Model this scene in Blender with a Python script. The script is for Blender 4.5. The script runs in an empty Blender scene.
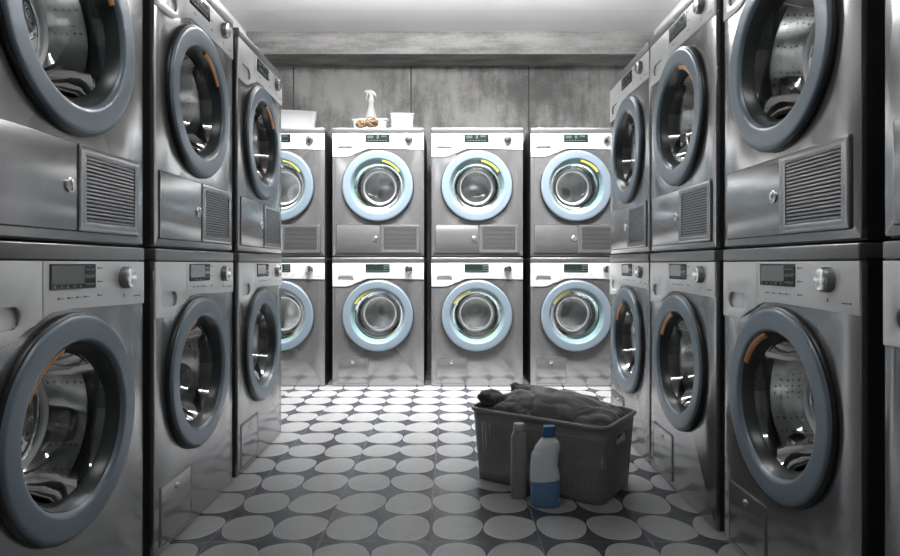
import bpy, bmesh, math, random
from mathutils import Vector, Matrix, noise
random.seed(7)
PI = math.pi
scene = bpy.context.scene
COL = scene.collection
CAMH = 0.808

# ------------------------------------------------------------------ materials
class NT:
    def __init__(s, name):
        s.m = bpy.data.materials.new(name); s.m.use_nodes = True
        s.t = s.m.node_tree; s.n = s.t.nodes; s.l = s.t.links
        s.b = s.n['Principled BSDF']; s.out = s.n['Material Output']
    def node(s, kind, **kw):
        n = s.n.new(kind)
        for k, v in kw.items(): setattr(n, k, v)
        return n
    def put(s, sock, v):
        if hasattr(v, 'is_linked') or isinstance(v, bpy.types.NodeSocket): s.l.new(v, sock)
        else: sock.default_value = v
    def math(s, op, a, b=None, c=None, clamp=False):
        n = s.node('ShaderNodeMath', operation=op); n.use_clamp = clamp
        s.put(n.inputs[0], a)
        if b is not None: s.put(n.inputs[1], b)
        if c is not None: s.put(n.inputs[2], c)
        return n.outputs[0]
    def mix(s, f, a, b):
        n = s.node('ShaderNodeMix', data_type='RGBA')
        s.put(n.inputs[0], f)
        s.put(n.inputs[6], a); s.put(n.inputs[7], b)
        return n.outputs[2]
    def noise(s, vec, scale, detail=4, rough=.5):
        n = s.node('ShaderNodeTexNoise'); n.inputs['Scale'].default_value = scale
        n.inputs['Detail'].default_value = detail; n.inputs['Roughness'].default_value = rough
        if vec is not None: s.l.new(vec, n.inputs['Vector'])
        return n.outputs['Fac']
    def ramp(s, v, lo, hi, a, b):
        n = s.node('ShaderNodeMapRange'); n.interpolation_type = 'SMOOTHSTEP'
        s.put(n.inputs[0], v)
        for i, x in enumerate((lo, hi, a, b)): n.inputs[i+1].default_value = x
        return n.outputs[0]
    def mapping(s, vec, scale):
        n = s.node('ShaderNodeMapping'); n.inputs['Scale'].default_value = scale
        s.l.new(vec, n.inputs['Vector']); return n.outputs[0]
    def bump(s, h, strength, dist):
        n = s.node('ShaderNodeBump'); n.inputs['Strength'].default_value = strength
        n.inputs['Distance'].default_value = dist
        s.l.new(h, n.inputs['Height']); s.l.new(n.outputs[0], s.b.inputs['Normal'])
    def set(s, col=None, rough=None, metal=None, **kw):
        if col is not None: s.put(s.b.inputs['Base Color'], col if not isinstance(col, tuple) else (*col[:3], 1))
        if rough is not None: s.put(s.b.inputs['Roughness'], rough)
        if metal is not None: s.put(s.b.inputs['Metallic'], metal)
        for k, v in kw.items(): s.put(s.b.inputs[k.replace('_', ' ')], v)

def simple(name, col, rough=.5, metal=0, grain=.0, gscale=40, **kw):
    t = NT(name)
    obj = t.node('ShaderNodeTexCoord').outputs['Object']
    f = t.noise(obj, gscale, 3)
    lo = tuple(c*(1-grain) for c in col) + (1,); hi = tuple(min(1, c*(1+grain)) for c in col) + (1,)
    t.set(t.mix(f, lo, hi), rough, metal, **kw)
    return t.m

def mat_steel(name, col, rough, bright=0.0):
    t = NT(name)
    obj = t.node('ShaderNodeTexCoord').outputs['Object']
    f = t.noise(t.mapping(obj, (6, 6, 500)), 1, 2)
    g = t.noise(obj, 3, 2)
    t.set(t.mix(f, tuple(c*.97 for c in col)+(1,), tuple(c*1.03 for c in col)+(1,)),
          t.math('ADD', t.math('MULTIPLY', g, .04), rough-.02), .80)
    return t.m

M = {}
M['steel'] = mat_steel('brushed_steel', (.34, .34, .344), .20)
M['slat'] = mat_steel('louvre_steel', (.24, .24, .243), .30)
M['lid'] = mat_steel('lid_steel', (.20, .20, .203), .36)
M['fascia'] = simple('silver_fascia', (.74, .74, .74), .33, .25, .02, 300)
M['dark'] = simple('charcoal_cabinet_paint', (.022, .022, .023), .45, 0, .15, 30)
M['seam'] = simple('dark_seam', (.02, .02, .022), .6)
M['ring'] = simple('blue_grey_door_plastic', (.155, .198, .235), .34, .15, .04, 200)
M['ring_back'] = M['ring']
M['ringside'] = simple('black_door_edge', (.012, .013, .015), .35)
M['funnel'] = simple('smoked_door_flange', (.028, .035, .036), .3)
M['funnel_back'] = simple('teal_door_flange', (.12, .19, .195), .16)
M['gasket'] = simple('black_rubber_gasket', (.012, .012, .013), .4)
M['orange'] = simple('orange_handle_plastic', (.50, .21, .06), .4, 0, .1, 60)
M['yellow'] = simple('yellow_handle_plastic', (.62, .56, .08), .4, 0, .1, 60)
M['chrome'] = simple('polished_chrome', (.80, .80, .80), .2, 1)
M['knobside'] = simple('grooved_knob_metal', (.24, .24, .24), .4, .6)
M['lcd'] = simple('dark_display_glass', (.014, .022, .020), .15, 0)
M['lcdgrey'] = simple('grey_display_glass', (.10, .105, .105), .18, 0)
M['lcdtext'] = simple('pale_display_segments', (.13, .16, .155), .4)
M['print'] = simple('grey_printed_marks', (.10, .10, .105), .5)

def mat_drum():
    t = NT('perforated_drum_steel')
    obj = t.node('ShaderNodeTexCoord').outputs['Object']
    v = t.node('ShaderNodeTexVoronoi'); v.inputs['Scale'].default_value = 60; v.inputs['Randomness'].default_value = .25
    t.l.new(obj, v.inputs['Vector'])
    f = t.ramp(v.outputs['Distance'], .12, .24, 0, 1)
    t.set(t.mix(f, (.30, .30, .30, 1), (.93, .93, .93, 1)), .20, 1)
    return t.m
M['drum'] = mat_drum()

def mat_glass(name, tint, fac):
    t = NT(name)
    tr = t.node('ShaderNodeBsdfTransparent'); tr.inputs[0].default_value = (*tint, 1)
    gl = t.node('ShaderNodeBsdfGlossy'); gl.inputs[0].default_value = (1, 1, 1, 1); gl.inputs['Roughness'].default_value = .03
    fr = t.node('ShaderNodeFresnel'); fr.inputs[0].default_value = 1.45
    mx = t.node('ShaderNodeMixShader')
    t.l.new(t.math('ADD', t.math('MULTIPLY', fr.outputs[0], fac), .11, clamp=True), mx.inputs[0])
    t.l.new(tr.outputs[0], mx.inputs[1]); t.l.new(gl.outputs[0], mx.inputs[2])
    t.l.new(mx.outputs[0], t.out.inputs[0])
    return t.m
M['glass'] = mat_glass('clear_door_glass', (.93, .95, .95), 1.0)
M['rim'] = simple('painted_rim_reflection', (.88, .90, .90), .2, 0)  # white colour paints the reflection along the glass bowl's edge

def mat_concrete():
    t = NT('mottled_concrete')
    pos = t.node('ShaderNodeNewGeometry').outputs['Position']
    sx = t.node('ShaderNodeSeparateXYZ'); t.l.new(pos, sx.inputs[0])
    a = t.noise(pos, 2.2, 8, .62); b = t.noise(t.mapping(pos, (9, 9, 2.0)), 1.6, 5, .6); c = t.noise(pos, 60, 3)
    f = t.math('ADD', t.math('MULTIPLY', a, .62), t.math('ADD', t.math('MULTIPLY', b, .28), t.math('MULTIPLY', c, .10)))
    f = t.ramp(f, .38, .62, 0, 1)
    col = t.mix(f, (.11, .108, .105, 1), (.34, .335, .326, 1))
    # joints between the wall panels
    u = t.math('DIVIDE', t.math('ADD', sx.outputs[0], 1.2246+.92*5), .92)
    fr = t.math('ABSOLUTE', t.math('SUBTRACT', t.math('FRACT', t.math('ADD', u, .5)), .5))
    j = t.ramp(fr, .003, .009, 0, 1)
    t.set(t.mix(j, (.05, .05, .05, 1), col), .75)
    t.bump(f, .15, .01)
    return t.m
M['concrete'] = mat_concrete()
def mat_beam():
    t = NT('beam_concrete')
    pos = t.node('ShaderNodeNewGeometry').outputs['Position']
    a = t.noise(t.mapping(pos, (1.2, 3, 6)), 2.2, 8, .62); c = t.noise(pos, 50, 3)
    f = t.ramp(t.math('ADD', t.math('MULTIPLY', a, .85), t.math('MULTIPLY', c, .15)), .34, .66, 0, 1)
    t.set(t.mix(f, (.13, .128, .125, 1), (.30, .296, .29, 1)), .75); t.bump(f, .15, .01)
    return t.m
M['beam'] = mat_beam()
def mat_ceiling():
    t = NT('white_boarded_ceiling')
    pos = t.node('ShaderNodeNewGeometry').outputs['Position']
    sx = t.node('ShaderNodeSeparateXYZ'); t.l.new(pos, sx.inputs[0])
    u = t.math('FRACT', t.math('DIVIDE', t.math('ADD', sx.outputs[1], 5), .19))
    j = t.ramp(t.math('ABSOLUTE', t.math('SUBTRACT', u, .5)), .0, .03, 0, 1)
    f = t.noise(pos, 5, 4)
    t.set(t.mix(j, (.62, .62, .62, 1), t.mix(f, (.76, .76, .76, 1), (.82, .82, .82, 1))), .6)
    return t.m
M['ceiling'] = mat_ceiling()
M['paint'] = simple('white_wall_paint', (.74, .74, .74), .6, 0, .03, 6)

def mat_floor():
    t = NT('pebble_pattern_tile')
    pos = t.node('ShaderNodeNewGeometry').outputs['Position']
    sx = t.node('ShaderNodeSeparateXYZ'); t.l.new(pos, sx.inputs[0])
    PX, PY = .1605, .196
    u = t.math('ADD', t.math('DIVIDE', t.math('SUBTRACT', sx.outputs[0], .022), PX), 30.5)
    v = t.math('ADD', t.math('DIVIDE', t.math('SUBTRACT', sx.outputs[1], 2.295), PY), 30.5)
    iu = t.math('FLOOR', u); iv = t.math('FLOOR', v)
    lu = t.math('MULTIPLY', t.math('SUBTRACT', t.math('SUBTRACT', u, iu), .5), PX)
    lv = t.math('MULTIPLY', t.math('SUBTRACT', t.math('SUBTRACT', v, iv), .5), PY)
    cmb = t.node('ShaderNodeCombineXYZ'); t.l.new(iu, cmb.inputs[0]); t.l.new(iv, cmb.inputs[1])
    wn = t.node('ShaderNodeTexWhiteNoise'); wn.noise_dimensions = '3D'; t.l.new(cmb.outputs[0], wn.inputs['Vector'])
    rgb = t.node('ShaderNodeSeparateXYZ'); t.l.new(wn.outputs['Color'], rgb.inputs[0])
    r1, r2, r3 = rgb.outputs
    ang = t.math('MULTIPLY', t.math('SUBTRACT', r1, .5), 1.0)
    ca, sa = t.math('COSINE', ang), t.math('SINE', ang)
    X = t.math('ADD', t.math('MULTIPLY', lu, ca), t.math('MULTIPLY', lv, sa))
    Y = t.math('SUBTRACT', t.math('MULTIPLY', lv, ca), t.math('MULTIPLY', lu, sa))
    # egg shape: one end narrower
    egg = t.math('ADD', 1.0, t.math('MULTIPLY', t.math('MULTIPLY', t.math('SUBTRACT', r2, .5), 3.4), Y))
    A = t.math('ADD', .0735, t.math('MULTIPLY', r3, .006)); B = t.math('ADD', .085, t.math('MULTIPLY', r2, .008))
    dx = t.math('POWER', t.math('ABSOLUTE', t.math('DIVIDE', t.math('MULTIPLY', X, egg), A)), 2.35)
    dy = t.math('POWER', t.math('ABSOLUTE', t.math('DIVIDE', Y, B)), 2.35)
    d = t.math('ADD', dx, dy)
    mask = t.ramp(d, .97, 1.03, 1, 0)
    edge_highlight = t.math('MULTIPLY', t.ramp(d, .90, .96, 0, 1), mask)  # pale outline paints the highlight on each pebble's raised edge
    n1 = t.noise(pos, 30, 4); n2 = t.noise(pos, 4, 3)
    peb = t.mix(n1, (.215, .215, .215, 1), (.28, .28, .277, 1))
    peb = t.mix(t.math('MULTIPLY', r1, .35), peb, (.21, .21, .21, 1))
    peb = t.mix(t.math('MULTIPLY', edge_highlight, .35), peb, (.5, .5, .5, 1))
    bg = t.mix(n2, (.026, .028, .035, 1), (.052, .054, .064, 1))
    # grout lines of the square tiles, two pebbles wide
    tu = t.math('ABSOLUTE', t.math('SUBTRACT', t.math('FRACT', t.math('ADD', t.math('DIVIDE', u, 2), .5)), .5))
    tv = t.math('ABSOLUTE', t.math('SUBTRACT', t.math('FRACT', t.math('ADD', t.math('DIVIDE', v, 2), .5)), .5))
    g = t.math('MAXIMUM', t.ramp(tu, .003, .008, 1, 0), t.ramp(tv, .002, .006, 1, 0))
    bg = t.mix(t.math('MULTIPLY', g, .6), bg, (.16, .16, .165, 1))
    t.set(t.mix(mask, bg, peb), t.math('ADD', .17, t.math('MULTIPLY', n2, .10)))
    h = t.math('ADD', t.math('MULTIPLY', t.ramp(d, .85, 1.06, 1, 0), 1.0), t.math('MULTIPLY', n1, .03))
    t.bump(h, .35, .002)
    return t.m
M['floor'] = mat_floor()
M['basket'] = simple('grey_plastic_basket', (.20, .195, .187), .5, 0, .06, 60)
M['bottlegrey'] = simple('grey_plastic', (.20, .20, .20), .38, 0, .03)
M['capgrey'] = simple('pale_grey_cap', (.34, .34, .34), .4)
M['bottlewhite'] = simple('milky_translucent_plastic', (.62, .65, .68), .3, 0, .02, 30)
M['bottleblue'] = simple('milky_plastic_with_blue_liquid', (.11, .22, .38), .3, 0, .04, 30)
M['capblue'] = simple('blue_cap', (.02, .085, .22), .35)
M['whiteplastic'] = simple('white_plastic', (.62, .62, .615), .4, 0, .02)
def mat_translucent():
    t = NT('cloudy_clear_plastic')
    t.set((.80, .81, .82), .35); t.b.inputs['Alpha'].default_value = .36
    return t.m
M['cloudy'] = mat_translucent()
M['brown'] = simple('tan_scourer_fibre', (.17, .11, .055), .8, 0, .35, 60)
M['sprayhead'] = simple('white_spray_head', (.66, .66, .66), .35)
M['alu'] = simple('added_lamp_housing', (.75, .75, .75), .4)
def mat_cloth(name, col):
    t = NT(name)
    obj = t.node('ShaderNodeTexCoord').outputs['Object']
    f = t.noise(obj, 420, 2); g = t.noise(obj, 14, 4)
    t.set(t.mix(t.math('ADD', t.math('MULTIPLY', f, .5), t.math('MULTIPLY', g, .5)), tuple(c*.75 for c in col)+(1,), tuple(c*1.25 for c in col)+(1,)), .9, Sheen_Weight=.3)
    t.bump(f, .4, .001)
    return t.m
M['cloth_black'] = mat_cloth('black_cotton', (.022, .022, .024))
M['cloth_grey'] = mat_cloth('charcoal_terry', (.14, .139, .138))
M['cloth_dark'] = mat_cloth('dark_grey_jersey', (.075, .075, .076))

# ------------------------------------------------------------------ mesh helpers
def link(name, bm, mats, parent=None, smooth=30, recalc=True):
    if recalc: bmesh.ops.recalc_face_normals(bm, faces=bm.faces)
    me = bpy.data.meshes.new(name); bm.to_mesh(me); bm.free()
    for m in (mats if isinstance(mats, (list, tuple)) else [mats]): me.materials.append(m)
    if smooth:
        me.shade_smooth(); me.set_sharp_from_angle(angle=math.radians(smooth))
    o = bpy.data.objects.new(name, me); COL.objects.link(o)
    if parent: o.parent = parent
    return o
def thing(name, label, cat, loc=(0, 0, 0), rz=0, group=None):
    o = bpy.data.objects.new(name, None); COL.objects.link(o); o.empty_display_size = .05
    o.location = loc; o.rotation_euler = (0, 0, rz); return tag(o, label, cat, group)
def tag(o, label, cat, group=None):
    o['label'] = label; o['category'] = cat
    if group: o['group'] = group
    return o
def struct(o): o['kind'] = 'structure'; return o

def box(bm, x0, x1, y0, y1, z0, z1, bev=0, seg=2):
    vs = [bm.verts.new((x, y, z)) for x in (x0, x1) for y in (y0, y1) for z in (z0, z1)]
    fs = [bm.faces.new([vs[i] for i in q]) for q in ((0,1,3,2),(4,6,7,5),(0,4,5,1),(2,3,7,6),(0,2,6,4),(1,5,7,3))]
    if bev:
        es = list({e for f in fs for e in f.edges})
        bmesh.ops.bevel(bm, geom=es, offset=bev, segments=seg, affect='EDGES', profile=.5)
    return bm
def plate(outer, holes, y0, y1, bev=.0, bm=None, seg=2):
    """flat plate in the xz plane: y0 is the front (towards the viewer), y1 the back"""
    bm = bm or bmesh.new()
    loops = []
    for lp in [outer] + list(holes):
        vs = [bm.verts.new((x, y1, z)) for x, z in lp]
        loops += [bm.edges.new((vs[i], vs[(i+1) % len(vs)])) for i in range(len(vs))]
    r = bmesh.ops.triangle_fill(bm, use_beauty=True, use_dissolve=False, edges=loops)
    faces = [g for g in r['geom'] if isinstance(g, bmesh.types.BMFace)]
    ex = bmesh.ops.extrude_face_region(bm, geom=faces, use_keep_orig=True)
    nv = [g for g in ex['geom'] if isinstance(g, bmesh.types.BMVert)]
    nf = set(g for g in ex['geom'] if isinstance(g, bmesh.types.BMFace))
    for v in nv: v.co.y = y0
    if bev:
        es = [e for f in nf for e in f.edges if any(abs(g.calc_center_median().y-y0) > 1e-6 for g in e.link_faces)]
        bmesh.ops.bevel(bm, geom=list(set(es)), offset=bev, segments=seg, affect='EDGES', profile=.5, clamp_overlap=True)
    return bm
def rect(x0, x1, z0, z1, r=0, n=5):
    if r <= 0: return [(x0, z0), (x1, z0), (x1, z1), (x0, z1)]
    pts = []
    for cx, cz, a in ((x1-r, z0+r, -90), (x1-r, z1-r, 0), (x0+r, z1-r, 90), (x0+r, z0+r, 180)):
        for i in range(n+1):
            t = math.radians(a + 90*i/n); pts.append((cx+r*math.cos(t), cz+r*math.sin(t)))
    return pts
def circ(cx, cz, r, n=72):
    return [(cx+r*math.cos(2*PI*i/n), cz+r*math.sin(2*PI*i/n)) for i in range(n)]
def lathe(prof, cx, cz, n=72, a0=0, a1=360, closed=False, bm=None):
    """profile (r, y) turned about the y axis through (cx, cz)"""
    bm = bm or bmesh.new()
    full = abs(a1-a0) >= 360
    k = n if full else n+1
    rings = []
    for r, y in prof:
        if r < 1e-6: rings.append([bm.verts.new((cx, y, cz))]); continue
        rings.append([bm.verts.new((cx+r*math.cos(math.radians(a0+(a1-a0)*i/n)), y, cz+r*math.sin(math.radians(a0+(a1-a0)*i/n)))) for i in range(k)])
    seq = list(zip(rings, rings[1:])) + ([(rings[-1], rings[0])] if closed else [])
    for A, B in seq:
        for i in range(n):
            j = (i+1) % k
            if len(A) == 1 and len(B) == 1: continue
            if len(A) == 1: bm.faces.new((A[0], B[i], B[j]))
            elif len(B) == 1: bm.faces.new((A[i], A[j], B[0]))
            else: bm.faces.new((A[i], A[j], B[j], B[i]))
    if not full:
        for e in (0, n): bm.faces.new([r[e] for r in rings])
    return bm
def loft(rings, cap=True, bm=None):
    bm = bm or bmesh.new()
    R = [[bm.verts.new(p) for p in r] for r in rings]
    n = len(R[0])
    for A, B in zip(R, R[1:]):
        for i in range(n): bm.faces.new((A[i], A[(i+1) % n], B[(i+1) % n], B[i]))
    if cap: bm.faces.new(R[0]); bm.faces.new(R[-1])
    return bm
def copy_tree(o, parent=None):
    c = o.copy(); COL.objects.link(c)
    if parent: c.parent = parent
    for ch in list(o.children): copy_tree(ch, c)
    return c

# ------------------------------------------------------------------ the machines
W, H, D = .602, .85, .60
HW = W/2
CX, CZ = .299-HW, .466
def X(u): return u-HW
def fascia_edge():
    """lower edge of the fascia from the left to the right, wrapping round the door"""
    pts = [(0, .659), (.075, .659)]
    for i in range(1, 8):
        t = i/8; pts.append((.075+.085*t, .659+.028*(t*t*1.0)))
    for a in range(118, 99, -3):
        pts.append((.299+.254*math.cos(math.radians(a)), .466+.254*math.sin(math.radians(a))))
    pts = [p for p in pts if p[1] < .711]
    pts += [(.27, .712), (.30, .713), (.602, .706)]
    return pts
FE = fascia_edge()
def edge_at(u):
    for (a, b), (c, d) in zip(FE, FE[1:]):
        if a <= u <= c: return b+(d-b)*(u-a)/max(1e-6, c-a)
def fascia_poly(u0, u1):
    mid = [p for p in FE if u0+.004 < p[0] < u1-.004]
    low = [(u0, edge_at(u0))]+mid+[(u1, edge_at(u1))]
    return [(X(a), b) for a, b in low] + [(X(u1), .814), (X(u0), .814)]
def digits(bm, x, z, s, y, n, gap):
    """little segment blocks of an unlit display"""
    for k in range(n):
        ox = x+k*gap
        for q in ((0, .9, .62, .1), (0, 0, .62, .1), (0, .45, .62, .1), (0, 0, .1, .95), (.52, 0, .1, .95)):
            box(bm, ox+q[0]*s, ox+(q[0]+q[2])*s, y, y+.0006, z+q[1]*s, z+(q[1]+q[3])*s)

def make_machine(kind, row):
    back = row == 'back'
    root = thing('washing_machine' if kind == 'washer' else 'tumble_dryer', '', 'washing machine' if kind == 'washer' else 'tumble dryer')
    # cabinet: open shell
    bm = bmesh.new(); e = .004
    for q in ((-HW, -HW+.012, .012, D, 0, H-.004), (HW-.012, HW, .012, D, 0, H-.004), (-HW+.012, HW-.012, .012, D, 0, .012),
              (-HW+.012, HW-.012, .012, D, H-.012, H-.004), (-HW+.012, HW-.012, D-.012, D, .012, H-.012)):
        box(bm, *q)
    link('cabinet', bm, M['dark'], root, 0)
    # steel front with the door hole
    pill = rect(X(.032), X(.138), .686, .729, .0212, 8)
    bm = plate(rect(-HW, HW, .004, .8145, .004, 2), [circ(CX, CZ, .172), pill], 0, .014, .0025)
    link('front_panel', bm, M['steel'], root, 30)
    # lid strip
    bm = box(bmesh.new(), -HW-.0005, HW+.0005, -.005, .6, .817, H, .004, 3)
    link('lid', bm, M['lid'], root, 40)
    # fascia
    bmp = plate(fascia_poly(.200, .602), [], -.004, 0, .0015); bmesh.ops.recalc_face_normals(bmp, faces=bmp.faces)
    old = set(bmp.faces)
    for z in (.799, .768, .737):
        box(bmp, X(.388), X(.393), -.0045, -.0038, z-.0022, z+.0022); box(bmp, X(.394), X(.408), -.0045, -.0038, z-.0010, z+.0010)
    for u in ((.255, .288, .318, .345) if kind == 'washer' else (.262,)):
        box(bmp, X(u-.011), X(u-.004), -.0045, -.0038, .7345, .7385); box(bmp, X(u-.003), X(u+.010), -.0045, -.0038, .7355, .7370)
    box(bmp, X(.500), X(.503), -.0045, -.0038, .727, .736)
    box(bmp, X(.548), X(.570), -.0045, -.0038, .7265, .7290); box(bmp, X(.573), X(.579), -.0045, -.0038, .726, .730)
    for f_ in bmp.faces:
        if f_ not in old: f_.material_index = 1
    cp = link('control_panel', bmp, [M['fascia'], M['print']], root, 30)
    pill = rect(X(.032), X(.138), .686, .729, .0212, 8)
    dr = link('detergent_drawer' if kind == 'washer' else 'water_drawer', plate(fascia_poly(0, .1978), [pill], -.004, 0, .0015), M['fascia'], root, 30)
    bm = plate(pill, [], .0055, .0085)
    link('drawer_grip', bm, M['fascia'], dr, 30)
    bm = plate([(X(.1978-.0), .695), (X(.2002), .695), (X(.2002), .813), (X(.1978), .813)], [], -.001, 0)
    link('drawer_seam', bm, M['seam'], cp, 0)
    # display
    dx0, dx1, dz0, dz1 = X(.218), X(.378), .7545, .8085
    ds = link('display', plate(rect(dx0, dx1, dz0, dz1, .003, 3), [], -.0060, -.004, .0006), M['lcd'], root, 30)
    if kind == 'washer':
        link('display_window', plate(rect(dx0+.005, dx1-.045, dz0+.012, dz1-.004, .002, 2), [], -.0066, -.0059), M['lcd' if back else 'lcdgrey'], ds, 0)
        bm = bmesh.new()
        for k in range(3): 
            for (a, b) in ((.0, .012), (.014, .020), (.023, .034)): box(bm, dx1-.040+a, dx1-.040+b, -.0068, -.0061, dz0+.008+k*.0155, dz0+.012+k*.0155)
        for k in range(5): box(bm, dx0+.010+k*.022, dx0+.017+k*.022, -.0068, -.0061, dz0+.0035, dz0+.0085)
        box(bm, dx0+.004, dx1-.004, -.0068, -.0061, dz0+.0105, dz0+.0112)
    else:
        bm = bmesh.new()
        digits(bm, dx0+.014, dz0+.027, .016, -.0068, 3, .013)
        digits(bm, dx0+.075, dz0+.025, .020, -.0068, 1, .016)
        digits(bm, dx0+.105, dz0+.035, .010, -.0068, 4, .009)
        for k in range(7): box(bm, dx0+.014+k*.019, dx0+.026+k*.019, -.0068, -.0061, dz0+.010, dz0+.0135)
    link('display_segments', bm, M['lcdtext'], ds, 0)
    # knob
    kx, kz = X(.503), .775
    bm = lathe([(.027, -.004), (.0275, -.008), (.0262, -.018), (.024, -.0205), (.0, -.0205)], kx, kz, 48)
    for v in bm.verts:
        a = math.atan2(v.co.z-kz, v.co.x-kx); rr = math.hypot(v.co.z-kz, v.co.x-kx)
        if rr > .02 and v.co.y < -.006:
            k = 1-.035*(.5+.5*math.cos(a*16)); v.co.x = kx+(v.co.x-kx)*k; v.co.z = kz+(v.co.z-kz)*k
    kn = link('knob', bm, M['knobside'], root, 35)
    bm = lathe([(.0235, -.0203), (.0232, -.0225), (.021, -.0237), (.0, -.0240)], kx, kz, 32)
    link('knob_cap', bm, M['chrome'], kn, 35)
    # door
    ring = link('door', lathe([(a_, b_*.75) for a_, b_ in [(.2325, -.0120), (.2322, -.0190), (.2300, -.0230), (.2265, -.0252), (.2235, -.0258), (.2200, -.0260), (.1900, -.0256), (.1870, -.0254), (.1835, -.0246), (.1795, -.0222), (.1765, -.0175), (.1745, -.0110), (.1735, -.0060), (.1735, -.003), (.2325, -.003)]], CX, CZ, 96, closed=True), M['ring'], root, 50)
    link('door_edge', lathe([(.2355, 0), (.2380, -.003), (.2380, -.008), (.2352, -.0115), (.2322, -.0125), (.2322, 0)], CX, CZ, 96, closed=True), M['ringside'], ring, 50)
    link('door_flange', lathe([(.1738, -.0095), (.1715, -.0070), (.1670, .001), (.1620, .012), (.1590, .022), (.1580, .030), (.171, .030), (.1736, .0)], CX, CZ, 96, closed=True),
         M['funnel_back'] if back else M['funnel'], ring, 50)
    a0, a1 = ((105, 152) if kind == 'washer' else (34, 80))
    prof = [(.1742, -.0050), (.1750, -.0125), (.1725, -.0135), (.1655, -.0105), (.1620, -.0085), (.1622, -.0050)]
    link('door_handle', lathe(prof, CX, CZ, 24, a0, a1, closed=True), M['yellow'] if back else M['orange'], ring, 50)
    g = [(.1590, .018), (.1520, .036), (.1420, .070), (.1290, .105), (.112, .124), (.090, .132), (.05, .137), (.0, .138)]
    link('door_glass', lathe(g, CX, CZ+.004, 72), M['glass'], ring, 60)
    rr, pr = .1110, []
    for i in range(10):
        a = 2*PI*i/10; pr.append((rr+.0085*math.cos(a), .131+.0085*math.sin(a)))
    link('glass_rim_reflection', lathe(pr, CX, CZ+.006, 72, closed=True), M['rim'], ring, 60)  # pale ring modelled for the bright reflection on the bowl's edge
    # gasket and drum
    link('gasket', lathe([(.1570, .030), (.1545, .040), (.1570, .052), (.1620, .058), (.185, .062), (.185, .030)], CX, CZ, 72, closed=True), M['gasket'], root, 50)
    dm = link('drum', lathe([(.160, .060), (.166, .066), (.205, .076), (.212, .090), (.212, .330), (.200, .345), (.120, .350), (.050, .338), (.0, .336)], CX, CZ, 72), M['drum'], root, 40)
    for k in range(3):
        a = math.radians(90+120*k+(17 if kind == 'washer' else -20)); rings = []
        for yy, hgt, wd in ((.115, .020, .022), (.135, .052, .030), (.300, .060, .034), (.325, .026, .028)):
            pts = []
            for (t, r) in ((-1, .211), (-.55, .211-hgt*.55), (-.2, .211-hgt*.95), (.2, .211-hgt*.95), (.55, .211-hgt*.55), (1, .211)):
                da = t*wd/.21*1.4; ra = a+da+ (yy-.2)*.35
                pts.append((CX+r*math.cos(ra), yy, CZ+r*math.sin(ra)))
            rings.append(pts)
        link('drum_lifter', loft(rings), M['chrome'], dm, 50)
    # lower flaps
    if kind == 'washer':
        bm = plate(rect(X(.032), X(.238), .019, .191, .004, 3), [rect(X(.0345), X(.2355), .0215, .1885, .003, 3)], -.0035, 0, .001)
        link('filter_flap_frame', bm, M['steel'], root, 30)
        fl = link('filter_flap', plate(rect(X(.0375), X(.2325), .0245, .1855, .003, 3), [], -.0025, 0, .0012), M['steel'], root, 30)
        bm = lathe([(.011, 0), (.011, -.0045), (.009, -.006), (0, -.0062)], X(.134), .160, 24); box(bm, X(.134)-.0018, X(.134)+.0018, -.010, -.006, .152, .168, .0006, 1)
        link('flap_lock', bm, M['chrome'], fl, 40)
    else:
        link('panel_seam', plate(rect(X(.024), X(.577), .022, .213, .004, 3), [], -.0008, 0), M['seam'], root, 0)
        fl = link('filter_flap', plate(rect(X(.0265), X(.311), .0245, .2105, .004, 3), [], -.0045, -.0008, .0015), M['steel'], root, 30)
        bm = lathe([(.0165, -.0045), (.0165, -.0075), (.0145, -.009), (.009, -.009), (.008, -.007), (.0, -.007)], X(.283), .118, 28)
        box(bm, X(.283)-.0028, X(.283)+.0028, -.013, -.008, .106, .130, .001, 1)
        link('flap_lock', bm, M['chrome'], fl, 40)
        vg = link('vent_grille', plate(rect(X(.3135), X(.5745), .0245, .2105, .004, 3), [rect(X(.340), X(.550), .045, .190, .003, 3)], -.0070, -.0008, .0018), M['steel'], root, 30)
        bm = bmesh.new(); n = 17; st = .145/n
        for k in range(n):
            z = .045+st*(k+.5)
            vs = [bm.verts.new((x, y, zz)) for x in (X(.342), X(.548)) for (y, zz) in ((-.0054, z+.0026), (-.0058, z-.0022), (-.0036, z-.0030), (-.0030, z+.0022))]
            for q in ((0,1,2,3), (7,6,5,4), (0,4,5,1), (1,5,6,2), (2,6,7,3), (3,7,4,0)): bm.faces.new([vs[i] for i in q])
        link('vent_slats', bm, M['slat'], vg, 0)
    return root

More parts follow.
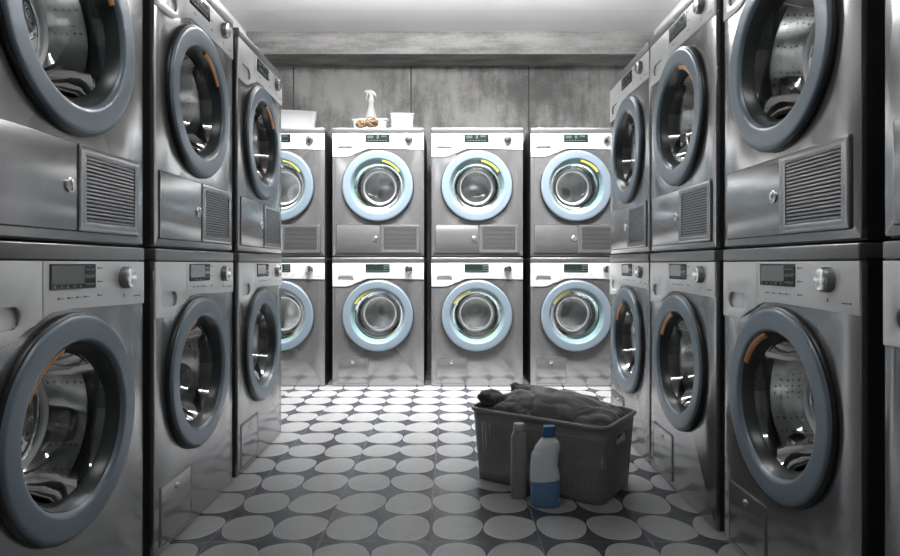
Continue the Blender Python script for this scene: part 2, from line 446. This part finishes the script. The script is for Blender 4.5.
protos = {(k, r): make_machine(k, r) for k in ('washer', 'dryer') for r in ('side', 'back')}
used = set()
def place(kind, row, loc, rz, label, group):
    key = (kind, row)
    o = protos[key] if key not in used else copy_tree(protos[key])
    used.add(key)
    o.location = loc; o.rotation_euler = (0, 0, rz); o['label'] = label; o['group'] = group
LX, RX, BY, UP = -.803, .803, 4.09, .8555
lefts = [(1.62, 'nearest the viewer, cut by the left picture edge', 'nearest'), (2.285, 'middle', 'middle'), (2.95, 'farthest', 'farthest')]
rights = [(1.145, 'sliver', 'sliver'), (1.813, 'near', 'near'), (2.474, 'mid', 'mid'), (3.10, 'far', 'far')]
for far, _, w in lefts:
    y = far-HW
    wl = {'nearest': 'big grey steel washer closest to the viewer on the left, cut by the picture edge',
          'middle': 'steel washer in the left row, second from the viewer, under the middle dryer',
          'farthest': 'steel washer at the far end of the left row, third from the viewer'}[w]
    dl = {'nearest': 'big steel dryer at upper left corner, its blue-grey door cut by the frame',
          'middle': 'stacked steel dryer in the left row, second from the viewer, round door fully seen',
          'farthest': 'smallest-looking stacked dryer of the left row, at its far end'}[w]
    place('washer', 'side', (LX, y, 0), PI/2, wl, 'washing machines on the floor of the left row')
    place('dryer', 'side', (LX, y, UP), PI/2, dl, 'tumble dryers stacked on the left row')
for far, _, w in rights:
    y = far-HW
    wl = {'sliver': 'steel washer seen only as a thin strip at the lower right picture edge',
          'near': 'large steel washer at lower right with its whole blue-grey door seen',
          'mid': 'steel washer of the right row, just right of the laundry basket, third from the viewer',
          'far': 'farthest steel washer of the right row, behind the laundry basket corner'}[w]
    dl = {'sliver': 'steel dryer seen only as a thin strip at the upper right picture edge',
          'near': 'large steel dryer at upper right with wide slatted vent and door cut by the top',
          'mid': 'upper steel dryer of the right row, second from its far end',
          'far': 'farthest and smallest-looking steel dryer of the right row'}[w]
    place('washer', 'side', (RX, y, 0), -PI/2, wl, 'washing machines on the floor of the right row')
    place('dryer', 'side', (RX, y, UP), -PI/2, dl, 'tumble dryers stacked on the right row')
backs = [(-1.128, 'leftmost'), (-.4735, 'second'), (.179, 'third'), (.833, 'rightmost')]
for x, w in backs:
    wl = {'leftmost': 'back-row washer half hidden behind the far end of the left row',
          'second': 'back-row washer under the dryer that carries the spray bottle and white tub',
          'third': 'back-row washer third from the left, directly above the basket\'s black cloth end',
          'rightmost': 'back-row washer at the right end, behind the laundry basket and partly hidden'}[w]
    dl = {'leftmost': 'back-row dryer with a cloudy plastic box on its lid, half hidden at left',
          'second': 'back-row dryer carrying the white spray bottle, tray and tub on its lid',
          'third': 'back-row dryer with bare lid, its whole width seen, between two other dryers',
          'rightmost': 'back-row dryer at the right end with bare lid, overlapped by the right row'}[w]
    place('washer', 'back', (x, BY, 0), 0, wl, 'washing machines of the back row')
    place('dryer', 'back', (x, BY, UP), 0, dl, 'tumble dryers of the back row')

# ------------------------------------------------------------------ the room
RXW, Y0, Y1, ZC = 1.505, -1.6, 4.85, 2.524
def slab(name, m, *q):
    return struct(link(name, box(bmesh.new(), *q), m, None, 0))
slab('floor', M['floor'], -RXW-.1, RXW+.1, Y0-.1, Y1+.1, -.1, 0)
slab('ceiling', M['ceiling'], -RXW-.1, RXW+.1, Y0-.1, Y1+.1, ZC, ZC+.1)
slab('wall_back', M['concrete'], -RXW-.1, RXW+.1, Y1, Y1+.1, 0, ZC)
slab('wall_left', M['paint'], -RXW-.1, -RXW, Y0, Y1, 0, ZC)
slab('wall_right', M['paint'], RXW, RXW+.1, Y0, Y1, 0, ZC)
slab('wall_front', M['paint'], -RXW-.1, RXW+.1, Y0-.1, Y0, 0, ZC)
slab('trim_1', M['beam'], -RXW, RXW, 4.575, Y1, 2.357, ZC)

# ------------------------------------------------------------------ laundry basket
def rrect3(cx, cy, z, lx, ly, r, n=40):
    """rounded rectangle resampled evenly (4n points)"""
    pts = [Vector((x, y)) for x, y in rect(-lx/2, lx/2, -ly/2, ly/2, r, 10)]
    L = [0]
    for a, b in zip(pts, pts[1:]+pts[:1]): L.append(L[-1]+(b-a).length)
    out = []
    P = pts+pts[:1]; N = 4*n; j = 0
    for i in range(N):
        s = L[-1]*i/N
        while L[j+1] < s: j += 1
        t = (s-L[j])/max(1e-9, L[j+1]-L[j]); p = P[j].lerp(P[j+1], t)
        out.append((cx+p.x, cy+p.y, z))
    return out
BRZ = math.radians(-35)
bk = thing('laundry_basket', 'dark grey perforated plastic laundry basket full of clothes on the pebble floor', 'basket', (.383, 2.320, 0), BRZ)
BL, BW, BH = .535, .325, .27
def bdim(z):
    t = z/BH; return BL-.034*(1-t), BW-.034*(1-t), .045
NR, NP = 26, 36
zs = [.022+(.228-.022)*i/NR for i in range(NR+1)]
bm = bmesh.new()
R = []
for i, z in enumerate(zs):
    l, w, r = bdim(z); R.append([bm.verts.new(p) for p in rrect3(0, 0, z, l, w, r, NP)])
n = 4*NP; faces = []
for i in range(NR):
    for k in range(n):
        f = bm.faces.new((R[i][k], R[i][(k+1) % n], R[i+1][(k+1) % n], R[i+1][k]))
        c = f.calc_center_median()
        faces.append((f, i, k, c))
kill = []; ins = []
for f, i, k, c in faces:
    if abs(c.y) < .052 and abs(c.x) > .2 and .185 < c.z < .222: kill.append(f)
    elif 0 < i < NR-1: ins.append(f)
bmesh.ops.delete(bm, geom=kill, context='FACES')
bmesh.ops.inset_individual(bm, faces=ins, thickness=.0030, depth=0)
bmesh.ops.delete(bm, geom=ins, context='FACES')
wv = link('perforated_wall', bm, M['basket'], bk, 40)
sm = wv.modifiers.new('thickness', 'SOLIDIFY'); sm.thickness = .0025
# solid band and rim, base
def band(z0, z1, off0, off1, name, extra=None):
    rings = []
    seq = ((z0, off0), (z1, off0), (z1, off1), (z0, off1))
    for z, o in seq:
        l, w, r = bdim(z); rings.append(rrect3(0, 0, z, l+2*o, w+2*o, r+o, NP))
    b = loft(rings+[rings[0]], cap=False); bmesh.ops.remove_doubles(b, verts=b.verts, dist=1e-6)
    return link(name, b, M['basket'], bk, 40)
band(.226, .258, .0005, -.003, 'upper_band')
rings = []
for z, o in ((.257, .001), (.257, .006), (.260, .0085), (.267, .009), (.271, .007), (.272, .003), (.270, -.003), (.262, -.004), (.257, -.004)):
    l, w, r = bdim(.262); rings.append(rrect3(0, 0, z, l+2*o, w+2*o, r+o, NP))
b = loft(rings+[rings[0]], cap=False); bmesh.ops.remove_doubles(b, verts=b.verts, dist=1e-6)
link('rim', b, M['basket'], bk, 60)
rings = []
for z, o in ((0, -.012), (0, -.004), (.003, 0), (.024, .0005), (.024, -.004), (.008, -.006)):
    l, w, r = bdim(z); rings.append(rrect3(0, 0, z, l+2*o, w+2*o, r+o, NP))
link('base', loft(rings), M['basket'], bk, 50)
for s in (-1, 1):
    bm = bmesh.new(); pts = rect(-.058, .058, .180, .228, .012, 6); inn = rect(-.050, .050, .188, .220, .010, 6)
    xw = s*(BL/2-.0055*1.2); V = []
    for off in (.004, -.004):
        for lp in (pts, inn):
            V.append([bm.verts.new((s*(BL/2-.017*(1-z/BH)+off), y, z)) for y, z in lp])
    m_ = len(pts)
    for A, B in ((0, 1), (1, 3), (3, 2), (2, 0)):
        for i in range(m_): bm.faces.new((V[A][i], V[A][(i+1) % m_], V[B][(i+1) % m_], V[B][i]))
    link('handle_opening', bm, M['basket'], bk, 40)

# clothes: crumpled cloth heaps in basket coordinates
cb, sb = math.cos(BRZ), math.sin(BRZ)
def bw(x, y, z): return (.383+x*cb-y*sb, 2.320+x*sb+y*cb, z)
def ridged(p, s, seed):
    q = Vector((p.x*s+seed, p.y*s, p.z*s)); w = noise.noise(q*.7)*1.4
    a = noise.noise(q+Vector((w, w*.6, -w)))
    return min(1, abs(a)*2.6)**.8
def heap(name, c, size, rot, mat, label, seed, fold=.02, sc=9, aniso=(1, 1, 1), cat='clothing', curl=0, sub=5, deep=.6):
    bm = bmesh.new(); bmesh.ops.create_icosphere(bm, subdivisions=sub, radius=1)
    for v in bm.verts:
        d = v.co.normalized()
        e = .72
        q = Vector([math.copysign(abs(k)**e, k) for k in d])
        p = Vector((q.x*size[0], q.y*size[1], q.z*size[2]))
        s = Vector((p.x*aniso[0], p.y*aniso[1], p.z*aniso[2]))
        k = ridged(s, sc*.62, seed)*.74+ridged(s, sc*1.6, seed+9)*.26
        h = (k-.45)*fold*2.0
        if p.z < 0: h *= .4
        p += d*h
        p.z += curl*(p.x/size[0])**2*size[2]
        if p.z < 0: p.z *= deep
        v.co = p
    mt = Matrix.Rotation(rot[2], 3, 'Z') @ Matrix.Rotation(rot[1], 3, 'Y') @ Matrix.Rotation(rot[0], 3, 'X')
    bmesh.ops.transform(bm, matrix=mt.to_4x4(), verts=bm.verts)
    o = link(name, bm, mat, None, 0); o.data.shade_smooth()
    o.location = bw(*c); o.rotation_euler = (0, 0, BRZ)
    return tag(o, label, cat, 'clothes heaped in the laundry basket')
heap('crumpled_sweater', (.02, .02, .262), (.185, .115, .062), (.0, .06, .1), M['cloth_grey'], 'largest charcoal garment, heaped up in the middle of the basket', 3, .020, 7, (1, 2.2, 1), deep=2.6)
heap('crumpled_shirt', (.158, -.01, .250), (.075, .100, .050), (0, .15, .5), M['cloth_grey'], 'folded grey cloth at the right corner of the heap in the basket', 13, .016, 9, (1, 2, 1), deep=2.6)
heap('crumpled_trousers', (-.115, -.045, .243), (.115, .085, .046), (0, 0, -.2), M['cloth_dark'], 'dark grey crumpled garment in the front left half of the basket', 23, .020, 9, (1.6, 1, 1), deep=3)
heap('rolled_sock', (-.212, -.075, .280), (.052, .036, .030), (0, .12, .1), M['cloth_black'], 'black rolled cloth bulging over the left front corner of the basket', 31, .012, 18, cat='clothing', sub=4)
heap('rolled_towel', (-.135, .02, .305), (.050, .027, .028), (0, .35, -.1), M['cloth_dark'], 'dark cloth roll sticking up behind the black bundle, left part of the heap', 37, .009, 22, (1, 2, 2), sub=4)
heap('knitted_cloth', (.166, .055, .258), (.084, .065, .026), (0, .10, .1), M['cloth_dark'], 'dark flat cloth edge by the far right rim of the basket', 43, .012, 14, deep=4)

# ------------------------------------------------------------------ floor bottles
def oval(cx, cy, z, a, b, n=40, e=2.4):
    out = []
    for i in range(n):
        t = 2*PI*i/n; c, s = math.cos(t), math.sin(t)
        out.append((cx+a*math.copysign(abs(c)**(2/e), c), cy+b*math.copysign(abs(s)**(2/e), s), z))
    return out
def interp(tab, z):
    for p, q in zip(tab, tab[1:]):
        if p[0] <= z <= q[0]:
            t = (z-p[0])/(q[0]-p[0]); t = t*t*(3-2*t)
            return [a+(b-a)*t for a, b in zip(p, q)]
    return list(tab[-1])
# z, left x, right x, half depth
T = [(0, -.040, .042, .024), (.006, -.046, .047, .029), (.05, -.049, .050, .031), (.095, -.050, .050, .031), (.135, -.049, .042, .030),
     (.165, -.046, .045, .029), (.195, -.034, .050, .027), (.213, -.023, .047, .024), (.225, -.013, .036, .018), (.232, -.008, .029, .015)]
bt = thing('detergent_bottle', 'curved white bottle with blue cap, blue liquid in its lower part', 'bottle', (.318, 2.075, 0), math.radians(-4))
def bottle_part(z0, z1, name, mat, slope=0, steps=20):
    rings = []
    for i in range(steps+1):
        z = z0+(z1-z0)*i/steps; _, a, b, d = interp(T, z)
        ring = oval((a+b)/2, 0, z, (b-a)/2, d)
        f0 = slope*(1 - abs(i/steps - (1 if z0 == 0 else 0)))**8
        rings.append([(x, y, zz+x*f0) for x, y, zz in ring])
    return link(name, loft(rings), mat, bt, 50)
bottle_part(.0, .088, 'filled_lower_body', M['bottleblue'], .10)
bottle_part(.088, .232, 'upper_body', M['bottlewhite'], .10, 30)
rings = [oval(.0105, 0, z, a, b, 40, 3.2) for z, a, b in ((.2325, .021, .017), (.234, .0225, .0185), (.262, .0205, .017), (.266, .0185, .015), (.2665, .010, .008))]
for r in rings: r[:] = [(x+.003*(z-.232)/.03, y, z+.06*x) for x, y, z in r]
link('cap', loft(rings), M['capblue'], bt, 40)
gb = thing('shampoo_bottle', 'slim upright grey bottle in front of the laundry basket, left of the blue one', 'bottle', (.239, 2.150, 0), 0)
rings = [oval(0, 0, z, a, b, 40, 2.6) for z, a, b in ((0, .024, .018), (.004, .0275, .021), (.05, .0285, .022), (.20, .0285, .022), (.215, .0265, .021), (.226, .0205, .018), (.231, .0175, .016), (.234, .017, .016))]
link('bottle_body', loft(rings), M['bottlegrey'], gb, 35)
rings = [oval(0, 0, z, a, a*.92, 40, 2) for z, a in ((.234, .0185), (.236, .0195), (.252, .0195), (.256, .018), (.257, .010))]
link('cap', loft(rings), M['capgrey'], gb, 35)

# ------------------------------------------------------------------ things on the back dryers
LZ = UP+H
def crate(name, label, cx, cy, lx, ly, h, mat, flare=.012, rz=0, th=.003, rr=.02, lip=.004):
    rings = []
    seq = [(0, -flare-.004), (.003, -flare), (h-.008, -.001), (h-.008, lip), (h, lip), (h, -th), (.006, -flare-th), (.004, -flare-th-.01)]
    for z, o in seq: rings.append(rrect3(0, 0, z, lx+2*o, ly+2*o, rr, 12))
    o = link(name, loft(rings), mat, None, 40)
    o.location = (cx, cy, LZ); o.rotation_euler = (0, 0, rz)
    return tag(o, label, 'container')
crate('storage_box', 'cloudy clear plastic box on the lid of the leftmost back-row dryer', -1.075, 4.30, .30, .20, .145, M['cloudy'], .018, math.radians(12))
crate('plastic_tub', 'small opaque white tub on the dryer lid, right of the spray bottle', -.325, 4.225, .155, .12, .117, M['whiteplastic'], .008, math.radians(4))
crate('plastic_tray', 'shallow white tray on the dryer lid beneath the spray bottle', -.540, 4.225, .235, .10, .082, M['whiteplastic'], .014, math.radians(-5))
o = link('folded_cloth', box(bmesh.new(), -.045, .045, -.05, .05, 0, .066, .012, 4), M['whiteplastic'], None, 40)
o.location = (-1.130, 4.28, LZ+.006); o.rotation_euler = (0, 0, math.radians(12)); tag(o, 'small white block inside the cloudy plastic box', 'cloth')
# spray bottle
sp = thing('spray_bottle', 'white trigger spray bottle standing on the back-row dryer lid', 'spray bottle', (-.550, 4.325, LZ), 0)
sp.scale = (1.08, 1.08, 1.08)
rings = [oval(0, 0, z, a, b, 36, 2.2) for z, a, b in ((0, .036, .028), (.005, .041, .032), (.06, .042, .033), (.10, .038, .030), (.14, .028, .024), (.175, .019, .018), (.20, .0145, .0145), (.215, .014, .014))]
link('bottle_body', loft(rings), M['whiteplastic'], sp, 40)
rings = []
for x, zc, h, w in ((-.040, .283, .006, .006), (-.034, .283, .010, .009), (-.020, .281, .013, .012), (.0, .276, .018, .013), (.018, .266, .018, .012), (.030, .256, .013, .010), (.034, .250, .006, .006)):
    rings.append([(x, w*math.cos(2*PI*i/20), zc+h*math.sin(2*PI*i/20)) for i in range(20)])
hd = link('spray_head', loft(rings), M['sprayhead'], sp, 60)
link('neck_collar', loft([oval(0, 0, z, a, a, 30, 2) for z, a in ((.213, .017), (.216, .018), (.236, .018), (.240, .014), (.262, .012))]), M['sprayhead'], sp, 40)
rings = []
for x, z, h in ((-.022, .272, .006), (-.028, .258, .006), (-.030, .244, .005), (-.026, .232, .004), (-.024, .228, .002)):
    rings.append([(x+h*.7*math.cos(2*PI*i/14), .006*math.sin(2*PI*i/14), z) for i in range(14)])
link('trigger', loft(rings), M['sprayhead'], hd, 60)
# scourers: tangled rings of tan fibre
def scourer(c, r, label, seed):
    rnd = random.Random(seed); bm = bmesh.new()
    for s in range(9):
        n = 40; pts = []
        ax = Matrix.Rotation(rnd.uniform(0, PI), 3, 'X') @ Matrix.Rotation(rnd.uniform(0, PI), 3, 'Z')
        k = rnd.randint(2, 4); ph = rnd.uniform(0, 6)
        for i in range(n):
            a = 2*PI*i/n; rr = r*(.8+.2*math.sin(k*a+ph))
            p = ax @ Vector((rr*math.cos(a), rr*math.sin(a), r*.35*math.sin(a*k)))
            p.z = max(p.z*.8, -r*.72); pts.append(p)
        rings = []
        for i in range(n):
            d = (pts[(i+1) % n]-pts[i-1]).normalized(); u = d.orthogonal().normalized(); w = d.cross(u)
            q = .0042
            rings.append([bm.verts.new(pts[i]+u*q*math.cos(2*PI*j/6)+w*q*math.sin(2*PI*j/6)) for j in range(6)])
        ref = None
        for i in range(n):
            A, B = rings[i], rings[(i+1) % n]
            off = min(range(6), key=lambda o_: sum((A[j].co-B[(j+o_) % 6].co).length for j in range(6)))
            for j in range(6): bm.faces.new((A[j], A[(j+1) % 6], B[(j+1+off) % 6], B[(j+off) % 6]))
    o = link('scouring_pad', bm, M['brown'], None, 60); o.location = c
    return tag(o, label, 'scourer', 'tan scourers in front of the white tray')
scourer((-.592, 4.120, LZ+.031), .034, 'tan tangled scourer on the dryer lid, left one below the spray bottle', 1)
scourer((-.522, 4.120, LZ+.042), .044, 'tan tangled scourer on the dryer lid, taller right one below the spray bottle', 2)

# ------------------------------------------------------------------ added lamps, above the view
def area(name, loc, size, power, rot, spread=180, color=(1, 1, 1)):
    d = bpy.data.lights.new(name, 'AREA'); d.shape = 'RECTANGLE'; d.size, d.size_y = size
    d.energy = power; d.color = color; d.spread = math.radians(spread)
    o = bpy.data.objects.new(name, d); COL.objects.link(o); o.location = loc; o.rotation_euler = rot
    return o
def added_fixture(name, label, loc, lx, ly, down, up, tilt=0, spread=180):  # invented hanging light, placed out of view to light the room
    t = thing(name, label, 'ceiling light', loc)
    link('housing', box(bmesh.new(), -lx/2, lx/2, -ly/2, ly/2, 0, .035, .004), M['alu'], t, 30)
    bm = bmesh.new()
    for sx_ in (-.4, .4): box(bm, sx_*lx-.004, sx_*lx+.004, -.004, .004, .035, ZC-loc[2])
    link('hanger', bm, M['alu'], t, 0)
    a = area('lamp', (0, 0, -.004), (lx*.97, ly*.85), down, (tilt, 0, 0), spread); a.parent = t
    if up:
        b_ = area('lamp', (0, 0, .045 if tilt else .040), (lx*.97, ly*.85), up, (PI-(.22 if tilt else 0), 0, 0)); b_.parent = t
    return t
added_fixture('added_linear_light', 'added linear light, unseen, over the back row', (0, 3.55, 2.40), 2.3, .16, 150, 100, math.radians(12), 85)  # added to brighten the back row, its floor and the ceiling
added_fixture('added_linear_light', 'added linear light, unseen, above the near aisle', (0, 1.0, 2.40), 1.2, .16, 9, 3)  # added as a dim fill for the foreground

world = bpy.data.worlds.new('world'); scene.world = world; world.use_nodes = True
world.node_tree.nodes['Background'].inputs[0].default_value = (.6, .62, .65, 1)
world.node_tree.nodes['Background'].inputs[1].default_value = .2

# ------------------------------------------------------------------ camera
cd = bpy.data.cameras.new('camera'); co = bpy.data.objects.new('camera', cd); COL.objects.link(co)
cd.sensor_fit = 'HORIZONTAL'; cd.sensor_width = 36; cd.lens = 620/900*36; cd.shift_y = -14/900; cd.clip_start = .02
co.location = (0, 0, CAMH); co.rotation_euler = (PI/2, 0, 0)
scene.camera = co
vs_ = scene.view_settings; vs_.view_transform = 'Standard'; vs_.look = 'None'; vs_.gamma = 1; vs_.use_curve_mapping = False; vs_.exposure = 0
